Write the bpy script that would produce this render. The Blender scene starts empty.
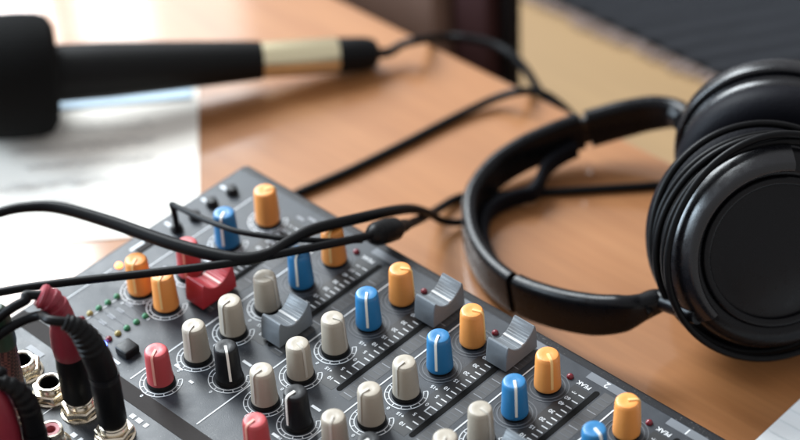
import bpy, bmesh, math, random
from mathutils import Vector, Matrix
random.seed(7)
R = math.radians
sc = bpy.context.scene
COL = sc.collection
MM = 0.001            # everything below is written in millimetres
DECK = 40.0           # height of the console's top panel above the table

# ------------------------------------------------------------------ camera
CAM = Vector((308.9, -409.3, 517.1 + DECK))
AZ, EL, RO = R(135.42318), R(39.26803), R(-3.38979)
FPX = 2055.04
FWD = Vector((math.cos(EL) * math.cos(AZ), math.cos(EL) * math.sin(AZ), -math.sin(EL)))
RT0 = FWD.cross(Vector((0, 0, 1))).normalized()
UP0 = RT0.cross(FWD)
RT = math.cos(RO) * RT0 + math.sin(RO) * UP0
UPV = -math.sin(RO) * RT0 + math.cos(RO) * UP0


def at(px, py, z):
    """point of the photograph's ray at height z (mm above the console's deck)"""
    d = FWD + RT * ((px - 400) / FPX) - UPV * ((py - 220) / FPX)
    t = (z + DECK - CAM.z) / d.z
    return CAM + d * t


def aty(px, py, y):
    d = FWD + RT * ((px - 400) / FPX) - UPV * ((py - 220) / FPX)
    return CAM + d * ((y - CAM.y) / d.y)


# ------------------------------------------------------------------ materials
MATS = {}


def mat(name, col, rough=0.5, metal=0.0, spec=0.5, bump=0.0, bscale=900.0, var=0.0, vscale=300.0, rvar=0.0,
        emit=None, estr=0.0, coat=0.0, orand=0.0, dust=0.0):
    m = bpy.data.materials.new(name)
    m.use_nodes = True
    nt = m.node_tree
    b = nt.nodes["Principled BSDF"]
    b.inputs["Base Color"].default_value = (*col, 1)
    b.inputs["Roughness"].default_value = rough
    b.inputs["Metallic"].default_value = metal
    b.inputs["Specular IOR Level"].default_value = spec
    b.inputs["Coat Weight"].default_value = coat
    if emit:
        b.inputs["Emission Color"].default_value = (*emit, 1)
        b.inputs["Emission Strength"].default_value = estr
    tc = nt.nodes.new("ShaderNodeTexCoord")
    if var or rvar:
        n = nt.nodes.new("ShaderNodeTexNoise")
        n.inputs["Scale"].default_value = vscale
        n.inputs["Detail"].default_value = 6
        nt.links.new(tc.outputs["Object"], n.inputs["Vector"])
        if var:
            mx = nt.nodes.new("ShaderNodeMix")
            mx.data_type = 'RGBA'
            mx.inputs[6].default_value = (*[c * (1 - var) for c in col], 1)
            mx.inputs[7].default_value = (*[min(1, c * (1 + var)) for c in col], 1)
            nt.links.new(n.outputs["Fac"], mx.inputs[0])
            nt.links.new(mx.outputs[2], b.inputs["Base Color"])
        if rvar:
            mr = nt.nodes.new("ShaderNodeMapRange")
            mr.inputs[1].default_value = 0.3
            mr.inputs[2].default_value = 0.7
            mr.inputs[3].default_value = max(0.02, rough - rvar)
            mr.inputs[4].default_value = min(1, rough + rvar)
            nt.links.new(n.outputs["Fac"], mr.inputs[0])
            nt.links.new(mr.outputs[0], b.inputs["Roughness"])
    def basecol():
        l = b.inputs["Base Color"].links
        return l[0].from_socket if l else None
    if orand:
        oi = nt.nodes.new("ShaderNodeObjectInfo")
        mr = nt.nodes.new("ShaderNodeMapRange")
        mr.inputs[3].default_value = 1 - orand
        mr.inputs[4].default_value = 1 + orand
        nt.links.new(oi.outputs["Random"], mr.inputs[0])
        vm = nt.nodes.new("ShaderNodeVectorMath")
        vm.operation = 'SCALE'
        src = basecol()
        if src:
            nt.links.new(src, vm.inputs[0])
        else:
            vm.inputs[0].default_value = col
        nt.links.new(mr.outputs[0], vm.inputs["Scale"])
        nt.links.new(vm.outputs[0], b.inputs["Base Color"])
    if dust:
        # settled dust: sparse pale specks of uneven size
        nd = nt.nodes.new("ShaderNodeTexNoise")
        nd.inputs["Scale"].default_value = 1500
        nd.inputs["Detail"].default_value = 2
        nl = nt.nodes.new("ShaderNodeTexNoise")
        nl.inputs["Scale"].default_value = 45
        nt.links.new(tc.outputs["Object"], nd.inputs["Vector"])
        nt.links.new(tc.outputs["Object"], nl.inputs["Vector"])
        ad = nt.nodes.new("ShaderNodeMath")
        ad.operation = 'MULTIPLY_ADD'
        nt.links.new(nl.outputs["Fac"], ad.inputs[0])
        ad.inputs[1].default_value = 0.35
        nt.links.new(nd.outputs["Fac"], ad.inputs[2])
        mrd = nt.nodes.new("ShaderNodeMapRange")
        mrd.inputs[1].default_value = 0.83
        mrd.inputs[2].default_value = 0.93
        mrd.inputs[4].default_value = dust
        nt.links.new(ad.outputs[0], mrd.inputs[0])
        mxd = nt.nodes.new("ShaderNodeMix")
        mxd.data_type = 'RGBA'
        src = basecol()
        if src:
            nt.links.new(src, mxd.inputs[6])
        else:
            mxd.inputs[6].default_value = (*col, 1)
        mxd.inputs[7].default_value = (0.30, 0.29, 0.27, 1)
        nt.links.new(mrd.outputs[0], mxd.inputs[0])
        nt.links.new(mxd.outputs[2], b.inputs["Base Color"])
    if bump:
        n2 = nt.nodes.new("ShaderNodeTexNoise")
        n2.inputs["Scale"].default_value = bscale
        n2.inputs["Detail"].default_value = 4
        nt.links.new(tc.outputs["Object"], n2.inputs["Vector"])
        bp = nt.nodes.new("ShaderNodeBump")
        bp.inputs["Strength"].default_value = bump
        bp.inputs["Distance"].default_value = 0.0004
        nt.links.new(n2.outputs["Fac"], bp.inputs["Height"])
        nt.links.new(bp.outputs["Normal"], b.inputs["Normal"])
    MATS[name] = m
    return m


PANEL = mat("panel_paint", (0.02, 0.024, 0.031), 0.42, spec=0.48, dust=0.22, bump=0.14, bscale=2600, var=0.18, vscale=220, rvar=0.05)
CHASSIS = mat("chassis_paint", (0.011, 0.011, 0.013), 0.42, spec=0.4, dust=0.4, bump=0.3, bscale=2200)
SCALEBLK = mat("scale_black", (0.011, 0.011, 0.012), 0.42, spec=0.5)
GREYSTRIP = mat("scale_grey", (0.05, 0.05, 0.052), 0.5, var=0.2, vscale=500)
SLOTBLK = mat("slot_black", (0.004, 0.004, 0.004), 0.8, spec=0.1)
BANDBRN = mat("band_brown", (0.02, 0.016, 0.015), 0.6, spec=0.12, var=0.2)
PRINT = mat("print_white", (0.62, 0.64, 0.66), 0.5, var=0.12, vscale=900)
PRINTDIM = mat("print_grey", (0.24, 0.25, 0.27), 0.5, var=0.15, vscale=900)
RINGDIM = mat("print_dim", (0.075, 0.08, 0.09), 0.5)
LABELG = mat("label_grey", (0.13, 0.14, 0.155), 0.45)
ORANGE = mat("orange_plastic", (0.74, 0.275, 0.062), 0.40, orand=0.07, bump=0.12, var=0.07, vscale=160, rvar=0.08)
BLUE = mat("blue_plastic", (0.016, 0.15, 0.335), 0.4, orand=0.12, bump=0.12, var=0.1, vscale=160, rvar=0.08)
WHITE = mat("ivory_plastic", (0.36, 0.312, 0.25), 0.40, orand=0.10, bump=0.15, var=0.06, vscale=160, rvar=0.08)
BLACKK = mat("black_plastic", (0.006, 0.006, 0.007), 0.4, spec=0.25, bump=0.12, rvar=0.08)
REDK = mat("red_plastic", (0.44, 0.055, 0.06), 0.42, bump=0.12, var=0.08, vscale=160, rvar=0.08)
REDCAP = mat("red_cap", (0.40, 0.022, 0.03), 0.4, bump=0.1, var=0.08, vscale=160)
GREYCAP = mat("grey_cap", (0.15, 0.165, 0.18), 0.42, bump=0.15, var=0.08, vscale=200)
POINTW = mat("pointer_white", (0.8, 0.78, 0.72), 0.45)
POINTO = mat("pointer_cream", (0.84, 0.52, 0.20), 0.4)
POINTP = mat("pointer_pink", (0.72, 0.30, 0.24), 0.45)
POINTI = mat("pointer_ivory", (0.47, 0.43, 0.37), 0.42)
SKIRT = mat("skirt_black", (0.006, 0.006, 0.006), 0.5, spec=0.2)
BRASS = mat("nickel_brass", (0.72, 0.64, 0.52), 0.26, metal=1.0, rvar=0.08, vscale=500)
HOLE = mat("jack_hole", (0.004, 0.004, 0.004), 0.7, spec=0.1)
PINK = mat("rca_pink", (0.42, 0.10, 0.11), 0.5)
BOOTRED = mat("boot_red", (0.22, 0.014, 0.028), 0.48, bump=0.25, bscale=1800, var=0.12)
RUBBER = mat("black_rubber", (0.0035, 0.0035, 0.004), 0.45, spec=0.15, bump=0.15, bscale=1500)
CABLE = mat("cable_black", (0.003, 0.003, 0.0035), 0.42, spec=0.12, bump=0.1)
GREENC = mat("green_collar", (0.02, 0.055, 0.03), 0.5)
HPBLACK = mat("satin_black", (0.004, 0.004, 0.005), 0.3, spec=0.18, bump=0.06, bscale=1500, rvar=0.06)
HPGLOSS = mat("gloss_black", (0.004, 0.004, 0.0055), 0.27, spec=0.5, bump=0.06, bscale=1200, rvar=0.05)
LEATHER = mat("pad_leather", (0.004, 0.004, 0.006), 0.55, spec=0.08, bump=0.5, bscale=900)
FOAM = mat("foam_black", (0.006, 0.006, 0.006), 0.95, spec=0.1, bump=0.9, bscale=900)
MICBODY = mat("mic_black", (0.005, 0.005, 0.005), 0.5, spec=0.15, bump=0.2)
GOLD = mat("champagne_metal", (0.75, 0.66, 0.44), 0.3, metal=1.0)
LEDG = mat("led_green", (0.03, 0.17, 0.075), 0.3)
LEDY = mat("led_yellow", (0.30, 0.23, 0.07), 0.25)
LEDR = mat("led_red", (0.16, 0.012, 0.02), 0.22)
LEDB = mat("led_blue_lit", (0.1, 0.2, 1.0), 0.3, emit=(0.12, 0.2, 1.0), estr=14)
LEDO = mat("led_orange_lit", (1.0, 0.3, 0.1), 0.3, emit=(1.0, 0.28, 0.08), estr=4)
SEATLEA = mat("chair_leather", (0.16, 0.095, 0.072), 0.5, bump=0.5, bscale=300, var=0.15, vscale=60)
SEATRED = mat("chair_dark_red", (0.04, 0.015, 0.015), 0.7, spec=0.15, bump=0.5, bscale=300)
CHAIRBLK = mat("chair_black", (0.007, 0.005, 0.005), 0.7, spec=0.1)
FRINGE = mat("fringe_pink", (0.36, 0.28, 0.25), 0.9, var=0.3, vscale=60)
INK = mat("ink_faint", (0.48, 0.47, 0.47), 0.8)
INKL = mat("rule_faint", (0.70, 0.74, 0.75), 0.8)


def wood(name, c1, c2, rough, sx, sy, rot=0.0, coat=None):
    m = bpy.data.materials.new(name)
    m.use_nodes = True
    nt = m.node_tree
    b = nt.nodes["Principled BSDF"]
    if coat:
        b.inputs["Specular IOR Level"].default_value = 0.3
        b.inputs["Coat Weight"].default_value = coat[0]
        b.inputs["Coat Roughness"].default_value = coat[1]
        b.inputs["Coat IOR"].default_value = 1.5
    tc = nt.nodes.new("ShaderNodeTexCoord")
    mp = nt.nodes.new("ShaderNodeMapping")
    mp.inputs["Scale"].default_value = (sx, sy, sy)
    mp.inputs["Rotation"].default_value = (0, 0, rot)
    nt.links.new(tc.outputs["Object"], mp.inputs["Vector"])
    n = nt.nodes.new("ShaderNodeTexNoise")
    n.inputs["Scale"].default_value = 1
    n.inputs["Detail"].default_value = 8
    n.inputs["Distortion"].default_value = 0.6
    nt.links.new(mp.outputs[0], n.inputs["Vector"])
    rp = nt.nodes.new("ShaderNodeValToRGB")
    rp.color_ramp.elements[0].position = 0.32
    rp.color_ramp.elements[0].color = (*c1, 1)
    rp.color_ramp.elements[1].position = 0.68
    rp.color_ramp.elements[1].color = (*c2, 1)
    nt.links.new(n.outputs["Fac"], rp.inputs[0])
    mp2 = nt.nodes.new("ShaderNodeMapping")
    mp2.inputs["Scale"].default_value = (sx * 5, sy * 9, sy * 9)
    mp2.inputs["Rotation"].default_value = (0, 0, rot)
    nt.links.new(tc.outputs["Object"], mp2.inputs["Vector"])
    n2 = nt.nodes.new("ShaderNodeTexNoise")
    n2.inputs["Scale"].default_value = 1
    n2.inputs["Detail"].default_value = 3
    nt.links.new(mp2.outputs[0], n2.inputs["Vector"])
    mr = nt.nodes.new("ShaderNodeMapRange")
    mr.inputs[1].default_value = 0.3
    mr.inputs[2].default_value = 0.7
    mr.inputs[3].default_value = 0.91
    mr.inputs[4].default_value = 1.05
    nt.links.new(n2.outputs["Fac"], mr.inputs[0])
    vm = nt.nodes.new("ShaderNodeVectorMath")
    vm.operation = 'SCALE'
    nt.links.new(rp.outputs[0], vm.inputs[0])
    nt.links.new(mr.outputs[0], vm.inputs["Scale"])
    nt.links.new(vm.outputs[0], b.inputs["Base Color"])
    n3 = nt.nodes.new("ShaderNodeTexNoise")
    n3.inputs["Scale"].default_value = 14
    n3.inputs["Detail"].default_value = 5
    nt.links.new(tc.outputs["Object"], n3.inputs["Vector"])
    mr2 = nt.nodes.new("ShaderNodeMapRange")
    mr2.inputs[1].default_value = 0.3
    mr2.inputs[2].default_value = 0.7
    mr2.inputs[3].default_value = rough - 0.05
    mr2.inputs[4].default_value = rough + 0.06
    nt.links.new(n3.outputs["Fac"], mr2.inputs[0])
    nt.links.new(mr2.outputs[0], b.inputs["Roughness"])
    bp = nt.nodes.new("ShaderNodeBump")
    bp.inputs["Strength"].default_value = 0.05
    bp.inputs["Distance"].default_value = 0.0004
    nt.links.new(n2.outputs["Fac"], bp.inputs["Height"])
    nt.links.new(bp.outputs["Normal"], b.inputs["Normal"])
    return m


TABLEW = wood("table_wood", (0.295, 0.118, 0.040), (0.345, 0.148, 0.055), 0.42, 5, 60, coat=(1.0, 0.07))
FLOORW = wood("floor_wood", (0.26, 0.155, 0.062), (0.32, 0.20, 0.088), 0.55, 1.2, 12)


def paper_mat(name, col):
    return mat(name, col, 0.75, spec=0.2, bump=0.3, bscale=60, var=0.02, vscale=30)


PAPER = paper_mat("paper_white", (0.88, 0.835, 0.765))
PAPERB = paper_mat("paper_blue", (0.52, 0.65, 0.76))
PAPERN = paper_mat("paper_lined", (0.84, 0.86, 0.87))


def carpet_mat():
    m = bpy.data.materials.new("carpet_rib")
    m.use_nodes = True
    nt = m.node_tree
    b = nt.nodes["Principled BSDF"]
    b.inputs["Roughness"].default_value = 0.95
    b.inputs["Specular IOR Level"].default_value = 0.08
    tc = nt.nodes.new("ShaderNodeTexCoord")
    mp = nt.nodes.new("ShaderNodeMapping")
    mp.inputs["Rotation"].default_value = (0, 0, R(33))
    nt.links.new(tc.outputs["Object"], mp.inputs["Vector"])
    w = nt.nodes.new("ShaderNodeTexWave")
    w.inputs["Scale"].default_value = 23
    w.inputs["Distortion"].default_value = 1.2
    w.inputs["Detail"].default_value = 3
    nt.links.new(mp.outputs[0], w.inputs["Vector"])
    rp = nt.nodes.new("ShaderNodeValToRGB")
    rp.color_ramp.elements[0].color = (0.004, 0.0045, 0.006, 1)
    rp.color_ramp.elements[1].color = (0.042, 0.044, 0.05, 1)
    nt.links.new(w.outputs["Fac"], rp.inputs[0])
    nt.links.new(rp.outputs[0], b.inputs["Base Color"])
    bp = nt.nodes.new("ShaderNodeBump")
    bp.inputs["Distance"].default_value = 0.003
    nt.links.new(w.outputs["Fac"], bp.inputs["Height"])
    nt.links.new(bp.outputs["Normal"], b.inputs["Normal"])
    return m


CARPET = carpet_mat()


def braid_mat():
    m = bpy.data.materials.new("braid_brown")
    m.use_nodes = True
    nt = m.node_tree
    b = nt.nodes["Principled BSDF"]
    b.inputs["Roughness"].default_value = 0.5
    tc = nt.nodes.new("ShaderNodeTexCoord")
    ck = nt.nodes.new("ShaderNodeTexChecker")
    mp = nt.nodes.new("ShaderNodeMapping")
    mp.inputs["Rotation"].default_value = (R(40), R(35), R(45))
    nt.links.new(tc.outputs["Object"], mp.inputs["Vector"])
    nt.links.new(mp.outputs[0], ck.inputs["Vector"])
    ck.inputs["Scale"].default_value = 900
    ck.inputs["Color1"].default_value = (0.17, 0.075, 0.055, 1)
    ck.inputs["Color2"].default_value = (0.035, 0.016, 0.014, 1)
    nt.links.new(ck.outputs[0], b.inputs["Base Color"])
    return m


BRAID = braid_mat()


# ------------------------------------------------------------------ mesh helpers
class MB:
    """collects shapes (mm) and links them as ONE mesh object"""

    def __init__(self):
        self.v, self.f = [], []
        self.flat_sides = False

    def add(self, vs, fs, M=None):
        o = len(self.v)
        for p in vs:
            p = Vector(p)
            if M is not None:
                p = M @ p
            self.v.append(p)
        self.f += [tuple(i + o for i in f) for f in fs]
        return self

    def box(self, x0, x1, y0, y1, z0, z1, bev=0.0, seg=2, M=None):
        self.flat_sides = True
        bm = bmesh.new()
        bmesh.ops.create_cube(bm, size=1)
        for v in bm.verts:
            v.co = Vector(((x0 + x1) / 2 + v.co.x * (x1 - x0), (y0 + y1) / 2 + v.co.y * (y1 - y0),
                           (z0 + z1) / 2 + v.co.z * (z1 - z0)))
        if bev:
            bmesh.ops.bevel(bm, geom=list(bm.edges), offset=bev, segments=seg, affect='EDGES', profile=0.5)
        bm.verts.index_update()
        self.add([v.co.copy() for v in bm.verts], [[v.index for v in f.verts] for f in bm.faces], M)
        bm.free()
        return self

    def lathe(self, prof, n=40, M=None):
        vs, fs, rings = [], [], []
        for r, z in prof:
            if r < 1e-6:
                rings.append([len(vs)])
                vs.append((0, 0, z))
            else:
                rings.append(list(range(len(vs), len(vs) + n)))
                vs += [(r * math.cos(2 * math.pi * k / n), r * math.sin(2 * math.pi * k / n), z) for k in range(n)]
        for a, b in zip(rings, rings[1:]):
            for k in range(n):
                k2 = (k + 1) % n
                if len(a) == 1 and len(b) == 1:
                    continue
                if len(a) == 1:
                    fs.append((a[0], b[k], b[k2]))
                elif len(b) == 1:
                    fs.append((a[k], b[0], a[k2]))
                else:
                    fs.append((a[k], b[k], b[k2], a[k2]))
        return self.add(vs, fs, M)

    def prism(self, poly, z0, z1, M=None):
        n = len(poly)
        vs = [(x, y, z0) for x, y in poly] + [(x, y, z1) for x, y in poly]
        fs = [tuple(range(n))[::-1], tuple(range(n, 2 * n))] + [(k, (k + 1) % n, n + (k + 1) % n, n + k) for k in range(n)]
        return self.add(vs, fs, M)

    def flat(self, poly, z, M=None):
        return self.add([(x, y, z) for x, y in poly], [tuple(range(len(poly)))], M)

    def tube(self, pts, rad, n=14, sub=10, closed=False, caps=True):
        P, W = spline(pts, rad, sub, closed)
        fr = frames(P, closed)
        vs, fs = [], []
        for p, w, (a, b) in zip(P, W, fr):
            vs += [p + a * (w * math.cos(2 * math.pi * k / n)) + b * (w * math.sin(2 * math.pi * k / n)) for k in range(n)]
        m = len(P)
        for i in range(m if closed else m - 1):
            j = (i + 1) % m
            for k in range(n):
                k2 = (k + 1) % n
                fs.append((i * n + k, i * n + k2, j * n + k2, j * n + k))
        if caps and not closed:
            fs.append(tuple(range(n))[::-1])
            fs.append(tuple(range((m - 1) * n, m * n)))
        return self.add(vs, fs)

    def sweep(self, P, secs):
        """sections: list of rings (same vertex count) already in space"""
        vs, fs = [], []
        n = len(secs[0])
        for s in secs:
            vs += s
        for i in range(len(secs) - 1):
            for k in range(n):
                k2 = (k + 1) % n
                fs.append((i * n + k, i * n + k2, (i + 1) * n + k2, (i + 1) * n + k))
        fs.append(tuple(range(n))[::-1])
        fs.append(tuple(range((len(secs) - 1) * n, len(secs) * n)))
        return self.add(vs, fs)

    def build(self, name, m, parent=None, smooth=35, origin=None):
        me = bpy.data.meshes.new(name)
        o0 = Vector(origin) if origin is not None else Vector((0, 0, 0))
        me.from_pydata([(p - o0) * MM for p in self.v], [], self.f)
        bm = bmesh.new()
        bm.from_mesh(me)
        bmesh.ops.recalc_face_normals(bm, faces=bm.faces)
        bm.to_mesh(me)
        bm.free()
        me.materials.append(m)
        if self.flat_sides and smooth:
            smooth = 15
        if smooth:
            for p in me.polygons:
                p.use_smooth = True
            me.set_sharp_from_angle(angle=R(smooth))
        o = bpy.data.objects.new(name, me)
        COL.objects.link(o)
        o.location = o0 * MM
        if parent is not None:
            o.parent = parent
            o.location = (o0 - Vector(parent['at_mm'])) * MM if 'at_mm' in parent else o0 * MM
        return o


def catmull(p0, p1, p2, p3, t):
    t2, t3 = t * t, t * t * t
    return 0.5 * ((2 * p1) + (p2 - p0) * t + (2 * p0 - 5 * p1 + 4 * p2 - p3) * t2 + (3 * p1 - p0 - 3 * p2 + p3) * t3)


def spline(pts, rad, sub=10, closed=False):
    pts = [Vector(p) for p in pts]
    n = len(pts)
    rad = list(rad) if hasattr(rad, '__len__') else [rad] * n
    P, W = [], []
    rng = n if closed else n - 1
    for i in range(rng):
        if closed:
            g = lambda k: k % n
        else:
            g = lambda k: min(max(k, 0), n - 1)
        a, b, c, d = g(i - 1), g(i), g(i + 1), g(i + 2)
        for s in range(sub):
            t = s / sub
            P.append(catmull(pts[a], pts[b], pts[c], pts[d], t))
            W.append(rad[b] * (1 - t) + rad[c] * t)
    if not closed:
        P.append(pts[-1])
        W.append(rad[-1])
    return P, W


def frames(P, closed=False):
    m = len(P)
    T = []
    for i in range(m):
        a = P[i - 1] if (i > 0 or closed) else P[i]
        b = P[(i + 1) % m] if (i < m - 1 or closed) else P[i]
        T.append((b - a).normalized())
    ref = Vector((0, 0, 1)) if abs(T[0].z) < 0.9 else Vector((1, 0, 0))
    a = ref.cross(T[0]).normalized()
    out = []
    for t in T:
        a = (a - t * a.dot(t)).normalized()
        out.append((a, t.cross(a)))
    return out


def thing(name, label, cat, loc, group=None):
    o = bpy.data.objects.new(name, None)
    COL.objects.link(o)
    o.empty_display_size = 0.02
    o.location = Vector(loc) * MM
    o['at_mm'] = list(loc)
    o['label'] = label
    o['category'] = cat
    if group:
        o['group'] = group
    return o


def tag(o, label, cat, group=None):
    o['label'] = label
    o['category'] = cat
    if group:
        o['group'] = group
    return o


def struct(o):
    o['kind'] = 'structure'
    return o


def dup(o, parent, loc=None, rotz=None):
    c = o.copy()
    COL.objects.link(c)
    c.parent = parent
    if loc is not None:
        c.location = loc
    if rotz is not None:
        c.rotation_euler = (0, 0, rotz)
    return c


def dup_tree(o, parent, loc, rotz=0.0):
    c = dup(o, parent, loc, rotz)
    for ch in o.children:
        dup(ch, c)
    return c


def orient(o, zdir, xdir=None):
    z = Vector(zdir).normalized()
    x = Vector(xdir) if xdir is not None else Vector((1, 0, 0))
    x = (x - z * x.dot(z)).normalized()
    y = z.cross(x)
    M = Matrix((x, y, z)).transposed().to_4x4()
    M.translation = Vector(o)
    return M


# ================================================================== setting
TZ = 0.0
t = thing('table', 'warm brown wooden table top carrying the console, headphones and microphone', 'table', (0, 0, -730))
MB().box(-1050, 750, -700, 175, -24, 0, 1.5, 2).build('table_top', TABLEW, t)
for x, y in ((-1000, 130), (700, 130), (-1000, -650), (700, -650)):
    MB().box(x - 28, x + 28, y - 28, y + 28, -730, -24.5, 3).build('leg', TABLEW, t)
fl = MB().box(-5200, 3200, -2500, 5200, -760, -730).build('floor', FLOORW)
struct(fl)
LOW = -100.0
bn = thing('side_table', 'low pale wooden side table standing beyond the headphones', 'side table', (0, 600, -730))
MB().box(-900, 900, 246, 1100, LOW - 28, LOW, 2, 2).build('table_top', FLOORW, bn)
for x, y in ((-860, 290), (860, 290), (-860, 1060), (860, 1060)):
    MB().box(x - 25, x + 25, y - 25, y + 25, -730, LOW - 28.5, 3).build('leg', FLOORW, bn)
ME = at(620, 36, LOW - DECK).y
cp = MB().box(-890, 890, ME, 1090, LOW + 0.3, LOW + 6, 1.5).build('ribbed_mat', CARPET)
tag(cp, 'dark grey ribbed mat with pinkish fringe lying on the pale side table', 'mat')
fr = MB()
x = -885
while x < 885:
    L = random.uniform(5, 10)
    fr.box(x, x + random.uniform(1.6, 2.6), ME - L, ME + 2, LOW + 0.4, LOW + 2.4, 0.3, 1)
    x += random.uniform(3.0, 5.0)
fr.build('fringe', FRINGE, cp)

# chair pushed up to the far side of the table
CH = thing('chair', 'dark brown leather chair pushed up to the far table edge', 'chair', (-450, 330, -730))
MB().box(-680, -236, -190, 204, -330, -262, 14, 3).build('seat', SEATLEA, CH)
MB().box(-680, -262, 205, 238, -258, 20, 8, 3).build('backrest', SEATLEA, CH)
MB().box(-261, -235, 214, 228, -258, 22, 4, 3).build('side_cushion', SEATRED, CH)
for xx in (-234, -694):
    MB().box(xx - 0.5, xx + 8, 221, 229, -730, 26, 2).build('post', CHAIRBLK, CH)
    MB().box(xx - 1 + (0 if xx > -500 else 20), xx + 13 + (0 if xx > -500 else 20), -180, -156, -730, -331, 3).build('leg', CHAIRBLK, CH)
# the table edge hides the chair below; shift the whole chair so its right post stands where the photo shows it
CH.location = Vector((-450 + aty(522, 40, 229 + 14).x + 226, 330 + 14, -730)) * MM

# sheets of paper
c0 = Vector((-237.1, 7.9, 0))
u = (Vector((-316, 79, 0)) - c0).normalized()
v = Vector((u.y, -u.x, 0))
v = -v if v.x > 0 else v


def sheet(name, o, u, v, lu, lv, m, z=0.3, waves=0.5, parent=None):
    vs, fs = [], []
    nu, nv = 24, 16
    for i in range(nu + 1):
        for j in range(nv + 1):
            p = o + u * (lu * i / nu) + v * (lv * j / nv)
            h = z + waves * (0.5 + 0.5 * math.sin(i * 0.5 + 0.7 * j * 0.4)) * min(1, j / 3)
            vs.append((p.x, p.y, h))
    n1 = len(vs)
    vs += [(a, b, c - 0.12) for a, b, c in vs]
    for i in range(nu):
        for j in range(nv):
            a = i * (nv + 1) + j
            q = (a, a + 1, a + nv + 2, a + nv + 1)
            fs += [q, tuple(n1 + k for k in q[::-1])]
    edge = [i * (nv + 1) for i in range(nu + 1)] + [nu * (nv + 1) + j for j in range(1, nv + 1)] + \
           [i * (nv + 1) + nv for i in range(nu - 1, -1, -1)] + [j for j in range(nv - 1, 0, -1)]
    for a, b in zip(edge, edge[1:] + edge[:1]):
        fs.append((a, b, n1 + b, n1 + a))
    return MB().add(vs, fs).build(name, m, parent)


pp = sheet('paper_sheet', c0, u, v, 118, 297, PAPER)
tag(pp, 'white paper sheet with faint handwriting lying under the microphone', 'paper')
hw = MB()
for row in range(5):
    base = c0 + u * (28 + row * 13) + v * 20
    pts = []
    L = random.uniform(50, 90)
    for k in range(int(L / 1.1)):
        p = base + v * (k * 1.1 + random.uniform(-.3, .3)) + u * random.uniform(-2.2, 2.2)
        pts.append((p.x, p.y, 1.3))
    hw.tube(pts, 0.24, n=5, sub=2)
hw.build('handwriting', INK, pp)
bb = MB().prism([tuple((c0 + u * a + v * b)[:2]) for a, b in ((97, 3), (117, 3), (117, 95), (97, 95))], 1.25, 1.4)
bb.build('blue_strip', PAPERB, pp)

nb = sheet('notebook_sheet', Vector((15, 28, 0)), Vector((0, 1, 0)), Vector((1, 0, 0)), 145, 210, PAPERN, waves=0.5)
tag(nb, 'white lined sheet of paper on bare table in front of the console', 'paper')
ln = MB()
for k in range(20):
    ln.box(15.5, 224, 32 + 7 * k, 32.35 + 7 * k, 1.0, 1.08)
ln.build('ruled_lines', INKL, nb, smooth=0)

# ================================================================== mixing console
D = DECK
MX = thing('mixing_console', 'dark grey audio mixing console with orange, blue, ivory and red knobs', 'mixer', (-90, -70, 0))
X0, X1, Y0, Y1 = -217.5, 66, -205, 22
MB().box(X0, X1, Y0, Y1, 4, D - 0.4, 3.2, 4).build('chassis', CHASSIS, MX)
MB().box(X0 + 2.4, X1 - 2.4, Y0 + 2.4, Y1 - 5.2, D - 6, D, 0.5, 2).build('top_panel', PANEL, MX)
for fx, fy in ((-200, 5), (50, 5), (-200, -190), (50, -190)):
    MB().lathe([(0, 0), (7, 0), (7, 4.2), (0, 4.2)], 24, Matrix.Translation((fx, fy, 0))).build('foot', RUBBER, MX)
CH_X = [0, -36, -72, -108, -144]
MAINX = -181.5


def strip(name, items, m, z):
    for x0, x1, y0, y1 in items:
        MB().box(x0, x1, y0, y1, D - 0.5, D + z).build(name, m, MX, smooth=0)


SL = 15.6
allcols = CH_X + [MAINX]
strip('scale_strip', [(c + 6.6, c + SL - 1.6, -52, 7.2) for c in allcols], SCALEBLK, 0.06)
strip('grey_strip', [(c + SL + 2.0, c + SL + 7.2, -52, 11) for c in allcols], GREYSTRIP, 0.06)
strip('dark_band', [(X0 + 3, X1 - 3, -104.5, -97.5)], BANDBRN, 0.12)
for c in allcols:
    sl = MB()
    pts = []
    for k in range(13):
        a = math.pi * k / 12
        pts.append((c + SL + 1.15 * math.cos(a), 8.6 + 1.15 * math.sin(a)))
    for k in range(13):
        a = math.pi + math.pi * k / 12
        pts.append((c + SL + 1.15 * math.cos(a), -49.6 + 1.15 * math.sin(a)))
    sl.prism(pts, D - 0.5, D + 0.11)
    sl.build('fader_slot', SLOTBLK, MX, smooth=0)

# ---- printing
pw, pd, rd = MB(), MB(), MB()
ZP = D + 0.16


def bar(b, x0, y0, x1, y1, w, z=ZP):
    a, c = Vector((x0, y0, 0)), Vector((x1, y1, 0))
    dd = (c - a).normalized()
    nn = Vector((-dd.y, dd.x, 0)) * (w / 2)
    b.flat([tuple(p[:2]) for p in (a - nn, c - nn, c + nn, a + nn)], z)


def arc(b, cx, cy, r0, r1, a0, a1, n=40, z=ZP):
    vs, fs = [], []
    for k in range(n + 1):
        a = a0 + (a1 - a0) * k / n
        vs += [(cx + r0 * math.cos(a), cy + r0 * math.sin(a), z), (cx + r1 * math.cos(a), cy + r1 * math.sin(a), z)]
    for k in range(n):
        fs.append((2 * k, 2 * k + 1, 2 * k + 3, 2 * k + 2))
    b.add(vs, fs)


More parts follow.
